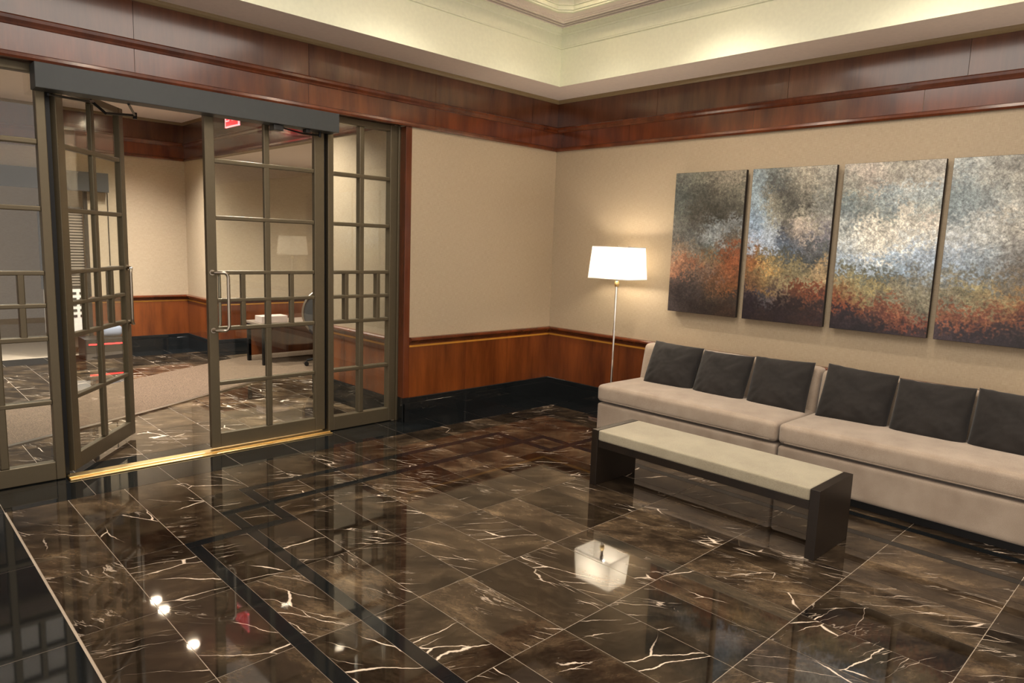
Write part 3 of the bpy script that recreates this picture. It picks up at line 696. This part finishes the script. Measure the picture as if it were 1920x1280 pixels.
# ---------------------------------------------------------------- floor lamp
def make_lamp(loc, label):
    root = empty('floor_lamp', loc); tag(root, label, 'lamp', 'floor lamps at the ends of the sofas')
    b = MB().prism([(-.13, -.15), (.13, -.15), (.13, .15), (-.13, .15)], 0, .018).build('base', M['chrome'], root, bevel=.003)
    MB().tube([(0, 0, .018), (0, 0, 1.27)], .012, 20).build('pole', M['chrome'], root, smooth=False)
    MB().lathe([(.014, 0), (.02, .004), (.023, .03), (.017, .05), (.012, .055)], (0, 0, 1.255), 20).build('collar', M['brass'], root, smooth=True)
    MB().lathe([(.012, 0), (.012, .05), (.018, .055), (.018, .10), (.01, .105)], (0, 0, 1.31), 16).build('socket', M['darkmetal'], root)
    MB().lathe([(.008, 0), (.024, .012), (.046, .045), (.048, .07), (.032, .105), (.004, .115)], (0, 0, 1.405), 20).build('bulb', M['bulb'], root, smooth=True)
    zb, zt = 1.325, 1.622; bx, by = .153, .222; tx, ty = .132, .202
    mb = MB(); th = .002
    ob = [(-bx, -by), (bx, -by), (bx, by), (-bx, by)]; ot = [(-tx, -ty), (tx, -ty), (tx, ty), (-tx, ty)]
    for i in range(4):
        j = (i+1) % 4
        mb.poly([(ob[i][0], ob[i][1], zb), (ob[j][0], ob[j][1], zb), (ot[j][0], ot[j][1], zt), (ot[i][0], ot[i][1], zt)])
    sh = mb.build('lamp_shade', M['shade'], root, fixn=False)
    tr = MB()
    for pts, z, h in ((ob, zb, .008), (ot, zt-.008, .008)):
        X, Y = pts[2]; X += .0015; Y += .0015; tr = MB()
        tr.box(-X, X, -Y, -Y+.004, z, z+h); tr.box(-X, X, Y-.004, Y, z, z+h); tr.box(-X, -X+.004, -Y, Y, z, z+h); tr.box(X-.004, X, -Y, Y, z, z+h)
        tr.build('shade_trim', M['paper'], sh)
    sp = MB().tube([(-tx, 0, zt-.02), (tx, 0, zt-.02)], .002, 6).tube([(0, -ty, zt-.02), (0, ty, zt-.02)], .002, 6).tube([(0, 0, 1.51), (0, 0, zt)], .003, 8)
    sp.build('shade_spider', M['darkmetal'], sh)
    MB().lathe([(.004, 0), (.008, .004), (.008, .012), (.003, .018)], (0, 0, zt-.004), 12).build('finial', M['steel'], sh, smooth=True)
    return root
lamp = make_lamp((-.262, -1.068, 0), 'tall chrome floor lamp with a glowing white box shade between corner and sofa')
lamp2 = copy_thing(lamp, (-.262, -5.08, 0)); lamp2['label'] = 'chrome floor lamp at the far end of the sofas, beyond the right edge'

# ---------------------------------------------------------------- sofas
def make_sofa(yc, label):
    W = 1.585
    root = empty('sofa', (-.45, yc, 0)); tag(root, label, 'sofa', 'armless sofas along the wall')
    MB().box(-.33, .36, -W/2+.05, W/2-.05, 0, .065).build('plinth', M['plinth'], root)
    soft_box('base', .80, W-.006, .242, .022, M['sofa'], root, loc=(0, 0, .062))
    soft_box('seat_cushion', .66, W-.006, .142, .032, M['sofa'], root, crown=.012, n=24, loc=(-.078, 0, .318), wob=.003)
    # leaning back
    bm = soft_box('backrest', .17, W-.006, .47, .045, M['sofa'], root, n=16, loc=(.268, 0, .30), wob=.003, seed=5)
    me = bm.data
    for v in me.vertices: v.co.x += v.co.z*.17-.03
    # piping seam on the cushion front
    MB().tube([(-.405, -W/2+.05, .332), (-.405, W/2-.05, .332)], .003, 6).build('seam', M['sofa'], root)
    return root
make_sofa(-2.167, 'oatmeal armless sofa with three charcoal pillows, the one nearer the corner and lamp')
make_sofa(-3.759, 'oatmeal armless sofa nearer the right edge, behind the bench end')

def make_pillow():
    n = 40; w, h, t = .235, .205, .085
    vs, fs = [], []
    def pt(i, j, s):
        u, v = -1+2*i/n, -1+2*j/n
        au, av = abs(u), abs(v)
        X = u*w*(1-.022*(1-v*v)); Z = v*h*(1-.03*(1-u*u))
        e = max(0, (1-au**2.6))*max(0, (1-av**2.6))
        T = t*e**.5
        wr = noise.noise(Vector((u*2.2, v*2.2, s*3)))*.012 + noise.noise(Vector((u*7, v*7, s*5)))*.004
        cr = .005*math.sin(14*(au-av)+3*u)*max(0, (au*av))*1.5
        return (s*(T+(wr+cr)*min(1, e*2)), X, Z+(.004*noise.noise(Vector((u*5, 1, 1))) if av > .99 else 0))
    idx = {}
    for s in (1, -1):
        for j in range(n+1):
            for i in range(n+1):
                bd = i in (0, n) or j in (0, n)
                key = (i, j, 0 if bd else s)
                if key not in idx:
                    idx[key] = len(vs); p_ = pt(i, j, s); vs.append((0 if bd else p_[0], p_[1], p_[2]))
    for s in (1, -1):
        for j in range(n):
            for i in range(n):
                q = []
                for (a, b) in ((i, j), (i+1, j), (i+1, j+1), (i, j+1)):
                    bd = a in (0, n) or b in (0, n); q.append(idx[(a, b, 0 if bd else s)])
                fs.append(q if s > 0 else q[::-1])
    me = D.meshes.new('pillow'); me.from_pydata(vs, [], fs); me.materials.append(M['pillow'])
    for p_ in me.polygons: p_.use_smooth = True
    return me
pme = make_pillow()
def pillow(y, z, lean, tilt, yaw, label, sc=1.0, x=-.315):
    o = D.objects.new('pillow', pme); COL.objects.link(o); o.scale = (1, sc, 1)
    o.rotation_mode = 'XYZ'; o.location = (x, y, z)
    o.rotation_euler = (tilt, lean, yaw)
    tag(o, label, 'pillow', 'charcoal pillows leaning on the sofas')
pillow(-1.755, 0.616, .42, .03, .06, 'charcoal velvet pillow at the corner end of the nearer-corner sofa', 1.0)
pillow(-2.225, 0.603, .44, -.02, -.03, 'charcoal velvet pillow, middle of the three on the sofa by the lamp', .97)
pillow(-2.705, 0.620, .40, -.03, .02, 'charcoal velvet pillow, right of the three on the sofa by the lamp', .98)
pillow(-3.262, 0.628, .38, .05, .08, 'charcoal velvet pillow at the left end of the right-hand sofa', 1.0)
pillow(-3.735, 0.610, .42, -.02, -.02, 'charcoal velvet pillow second from the left on the right-hand sofa', .97)
pillow(-4.20, 0.616, .40, .02, .03, 'charcoal velvet pillow at the right end of the right-hand sofa', .98)

# ---------------------------------------------------------------- bench
M['espresso'].node_tree.nodes['Principled BSDF'].inputs['Coat Weight'].default_value = .05
b = empty('bench', (-1.575, -2.875, 0)); tag(b, 'long low dark wood bench with pale cushion top in front of the sofas', 'bench')
BL, BW, BH = 1.54, .455, .385
for s in (-1, 1):
    MB().box(-BW/2, BW/2, s*BL/2, s*(BL/2-.052), 0, BH).build('end_panel', M['espresso'], b, bevel=.002)
MB().box(-BW/2+.006, BW/2-.006, -BL/2+.052, BL/2-.052, .268, .315).build('seat_rail', M['espresso'], b, bevel=.002)
soft_box('seat_pad', BW-.006, BL-.106, .072, .010, M['ottoman'], b, crown=.004, n=12, loc=(0, 0, .315))

# ---------------------------------------------------------------- recessed downlights
def make_dl(loc, label, power=0, angle=100, size=.05, tgt=None, col=WARM):
    r = empty('recessed_downlight', loc); tag(r, label, 'ceiling light', 'recessed ceiling downlights')
    MB().lathe([(.062, -.004), (.075, -.006), (.078, 0), (.062, .001)], (0, 0, 0), 28).build('trim_ring', M['paper'], r, smooth=True)
    MB().lathe([(.058, -.003), (.0, -.003)], (0, 0, -.0045), 24).build('lens', M['dl'], r)
    if power:
        spot('downlight_beam', (loc[0], loc[1], loc[2]-.03), power, col, angle, 1.0, size, tgt or (loc[0], loc[1], 0))
    return r
ZD = 3.63
make_dl((-1.12, -2.14, ZD), 'recessed downlight in the tray nearest the paintings', 56, 120, tgt=(-.75, -2.3, 0))
make_dl((-2.35, -1.15, ZD), 'recessed downlight in the tray nearest the glazed doors', 44, 120, tgt=(-2.3, -.8, 0))
make_dl((-1.15, -3.6, ZD), 'recessed downlight in the tray above the bench end', 52, 120, tgt=(-.75, -3.6, 0))
make_dl((-3.9, -1.15, ZD), 'recessed downlight in the tray in front of the open door leaf', 34, 120, tgt=(-3.9, -.8, 0))
make_dl((-1.15, -1.15, ZD), 'recessed downlight in the tray nearest the room corner', 22, 120, tgt=(-.9, -.9, 0))
make_dl((-2.80, 3.75, 3.07), 'vestibule ceiling downlight nearer the far wall', 330, 120, col=VEST)
make_dl((-2.80, 4.05, 3.07), 'vestibule ceiling downlight closest to the far wall', 170, 120, col=VEST)
make_dl((-2.80, 2.75, 3.07), 'vestibule ceiling downlight in front of the alcove', 320, 120, col=VEST)
make_dl((-2.62, 1.15, 3.07), 'vestibule ceiling downlight closest to the glazed doors', 230, 125, col=VEST)
make_dl((-4.6, 3.75, 3.07), 'vestibule ceiling downlight on the left, far row', 320, 120, col=VEST)
make_dl((-4.6, 2.0, 3.07), 'vestibule ceiling downlight on the left, near row', 260, 120, col=VEST)
make_dl((-1.0, 2.6, 2.566), 'recessed downlight in the low alcove ceiling', 170, 150, col=VEST)

# ---------------------------------------------------------------- exit sign
ex = MB().box(-.007, .007, -.165, .165, -.10, .10).build('exit_sign', M['exit'], bevel=.004, loc=(-2.28, 2.62, 2.86))
tag(ex, 'red lit exit sign hanging from the vestibule ceiling', 'exit sign')
MB().box(-.009, .009, -.175, -.163, -.11, .11).box(-.009, .009, .163, .175, -.11, .11).box(-.009, .009, -.175, .175, -.11, -.098).box(-.009, .009, -.175, .175, .098, .11).build('sign_border', M['exit_w'], ex)
MB().tube([(0, 0, .11), (0, 0, .21)], .008, 10).build('hanger', M['steel'], ex)
tc_ = D.curves.new('lettering', 'FONT'); tc_.body = 'EXIT'; tc_.size = .17; tc_.align_x = 'CENTER'; tc_.align_y = 'CENTER'; tc_.extrude = .001
tc_.materials.append(M['exit_w'])
tmp = D.objects.new('text_source', tc_); lm_ = D.meshes.new_from_object(tmp); D.objects.remove(tmp)
to = D.objects.new('lettering', lm_); COL.objects.link(to); to.parent = ex; to.location = (-.0085, 0, 0); to.rotation_euler = (PI/2, 0, -PI/2)

# ---------------------------------------------------------------- vestibule: carpet runner
near = [(-6.9, .35), (-6.0, .55), (-5.2, .86), (-4.27, 1.28), (-3.65, 1.58), (-3.34, 1.74), (-2.77, 2.07), (-2.30, 2.33), (-1.95, 2.47), (-1.6, 2.51), (-1.2, 2.52), (-.1, 2.52)]
far = [(-6.9, 1.6), (-5.5, 1.95), (-4.2, 2.63), (-3.24, 3.15), (-2.72, 3.44), (-2.18, 3.72), (-1.93, 3.86), (-1.67, 3.98), (-1.25, 4.09), (-.8, 4.12), (-.1, 4.12)]
c = MB().prism(near+far[::-1], .0, .010)
rug = c.build('carpet_runner', M['carpet']); tag(rug, 'curving taupe carpet runner crossing the vestibule floor', 'carpet')
e = MB()
off = []
for i in range(len(near)-1):
    p, q = Vector(near[i]), Vector(near[i+1]); d = (q-p).normalized(); n_ = Vector((d.y, -d.x))*.045
    e.prism([tuple(p), tuple(p+n_), tuple(q+n_), tuple(q)], 0, .012)
e.build('metal_edge_strip', M['steel'], rug)

# ---------------------------------------------------------------- vestibule: alcove desk, chair, inner doorway
dk = empty('reception_desk', (-1.28, 3.45, 0)); tag(dk, 'low dark desk with a taupe top inside the alcove', 'desk')
MB().box(-.45, .85, -.26, .26, .50, .53).build('desk_top', simple('desk_laminate', lin(128, 112, 98), .4), dk, bevel=.004)
MB().box(-.42, .72, .20, .23, .08, .50).build('modesty_panel', M['wood'], dk)
for sx in (-.41, .71):
    for sy in (-.22, .22): MB().box(sx-.02, sx+.02, sy-.02, sy+.02, 0.0105, .50).build('leg', M['darkmetal'], dk)
bx = MB().box(-.17, .17, -.10, .10, 0, .085).build('storage_box', simple('pale_card', lin(176, 158, 146), .6), bevel=.004, loc=(-1.53, 3.36, .5305)); tag(bx, 'small pale box lying on the alcove desk', 'box')
ch = empty('office_chair', (-1.03, 2.80, .010), 1.2); tag(ch, 'dark hoop-backed office chair beside the alcove desk', 'chair')
soft_box('seat', .46, .46, .07, .03, M['blackplastic'], ch, n=8, loc=(0, 0, .40))
hoop = []
for i in range(33):
    a = 2*PI*i/32; hoop.append((.25, .30*math.cos(a), .64+.31*math.sin(a)))
MB().tube(hoop, .014, 10, cap=False).build('back_hoop', M['steel'], ch, smooth=True)
ms = MB(); ms.prism([(0, 0), (.001, 0), (.001, .001), (0, .001)], 0, .001)
bk = MB(); ring_ = [(.25, .29*math.cos(2*PI*i/32), .64+.30*math.sin(2*PI*i/32)) for i in range(32)]
bk.poly(ring_); bk.poly([(x_+.008, y_, z_) for x_, y_, z_ in reversed(ring_)]); bk.build('back_mesh', M['mesh'], ch)
MB().tube([(.02, 0, .10), (.02, 0, .40)], .028, 14).build('gas_lift', M['darkmetal'], ch)
for k in range(5):
    a = 2*PI*k/5+.3
    l_ = MB().tube([(0.02, 0, .12), (.02+.28*math.cos(a), .28*math.sin(a), .07)], [.022, .014], 8).build('base_arm', M['darkmetal'], ch)
    MB().tube([(.02+.28*math.cos(a)-.02*math.sin(a), .28*math.sin(a)+.02*math.cos(a), .028), (.02+.28*math.cos(a)+.02*math.sin(a), .28*math.sin(a)-.02*math.cos(a), .028)], .027, 14).build('caster', M['blackplastic'], l_)

# inner doorway operator, louvred panel, console
op2 = MB().box(-4.7, -2.90, 4.96, 5.075, 2.075, 2.31).build('door_operator', M['operator'], bevel=.003)
tag(op2, 'slate grey operator box above the inner doorway, seen through the open leaf', 'door operator')
c = MB().box(-3.16, -3.12, 5.075, 5.12, .0, 2.075); tag(c.build('door_post', M['darkmetal']), 'dark upright post of the inner doorway', 'post')
MB_ = MB()
for i in range(27): MB_.box(-3.62, -3.17, 5.13, 5.145, .90+i*.0355, .90+i*.0355+.016)
lv = MB_.build('louvred_grille', simple('slat_paint', lin(150, 138, 122), .5)); 
MB().box(-3.64, -3.165, 5.146, 5.18, .86, 1.88).build('backing', M['blackplastic'], lv)
tag(lv, 'grille of thin pale horizontal slats in the inner doorway', 'grille')
pn = MB().box(-3.62, -3.17, 5.13, 5.17, .32, .855).build('slotted_panel', M['paper'])
for i in range(5):
    for j in range(5): MB().box(-3.585+j*.085, -3.535+j*.085, 5.124, 5.131, .50+i*.072, .53+i*.072).build('slot', M['slot'], pn)
tag(pn, 'pale slotted panel below the slat grille in the inner doorway', 'panel')
cb = MB().box(-2.895, -2.885, 5.085, 5.098, .72, 2.075).build('cable_conduit', M['darkmetal']); tag(cb, 'thin dark conduit running down the vestibule far wall', 'conduit')
co = MB().box(-3.30, -2.84, 4.72, 5.07, 0, .26).build('equipment_cabinet', M['blackplastic'], bevel=.004); tag(co, 'low black cabinet with a red light strip by the inner doorway', 'cabinet')
MB().box(-3.26, -2.88, 4.713, 4.72, .185, .20).build('light_strip', M['led'], co)
bg = soft_box('cloth_bag', .24, .16, .13, .05, M['bag'], None, n=8, loc=(-2.96, 4.9, .268), wob=.012); tag(bg, 'crumpled pale blue cloth bag on the low black cabinet', 'bag')
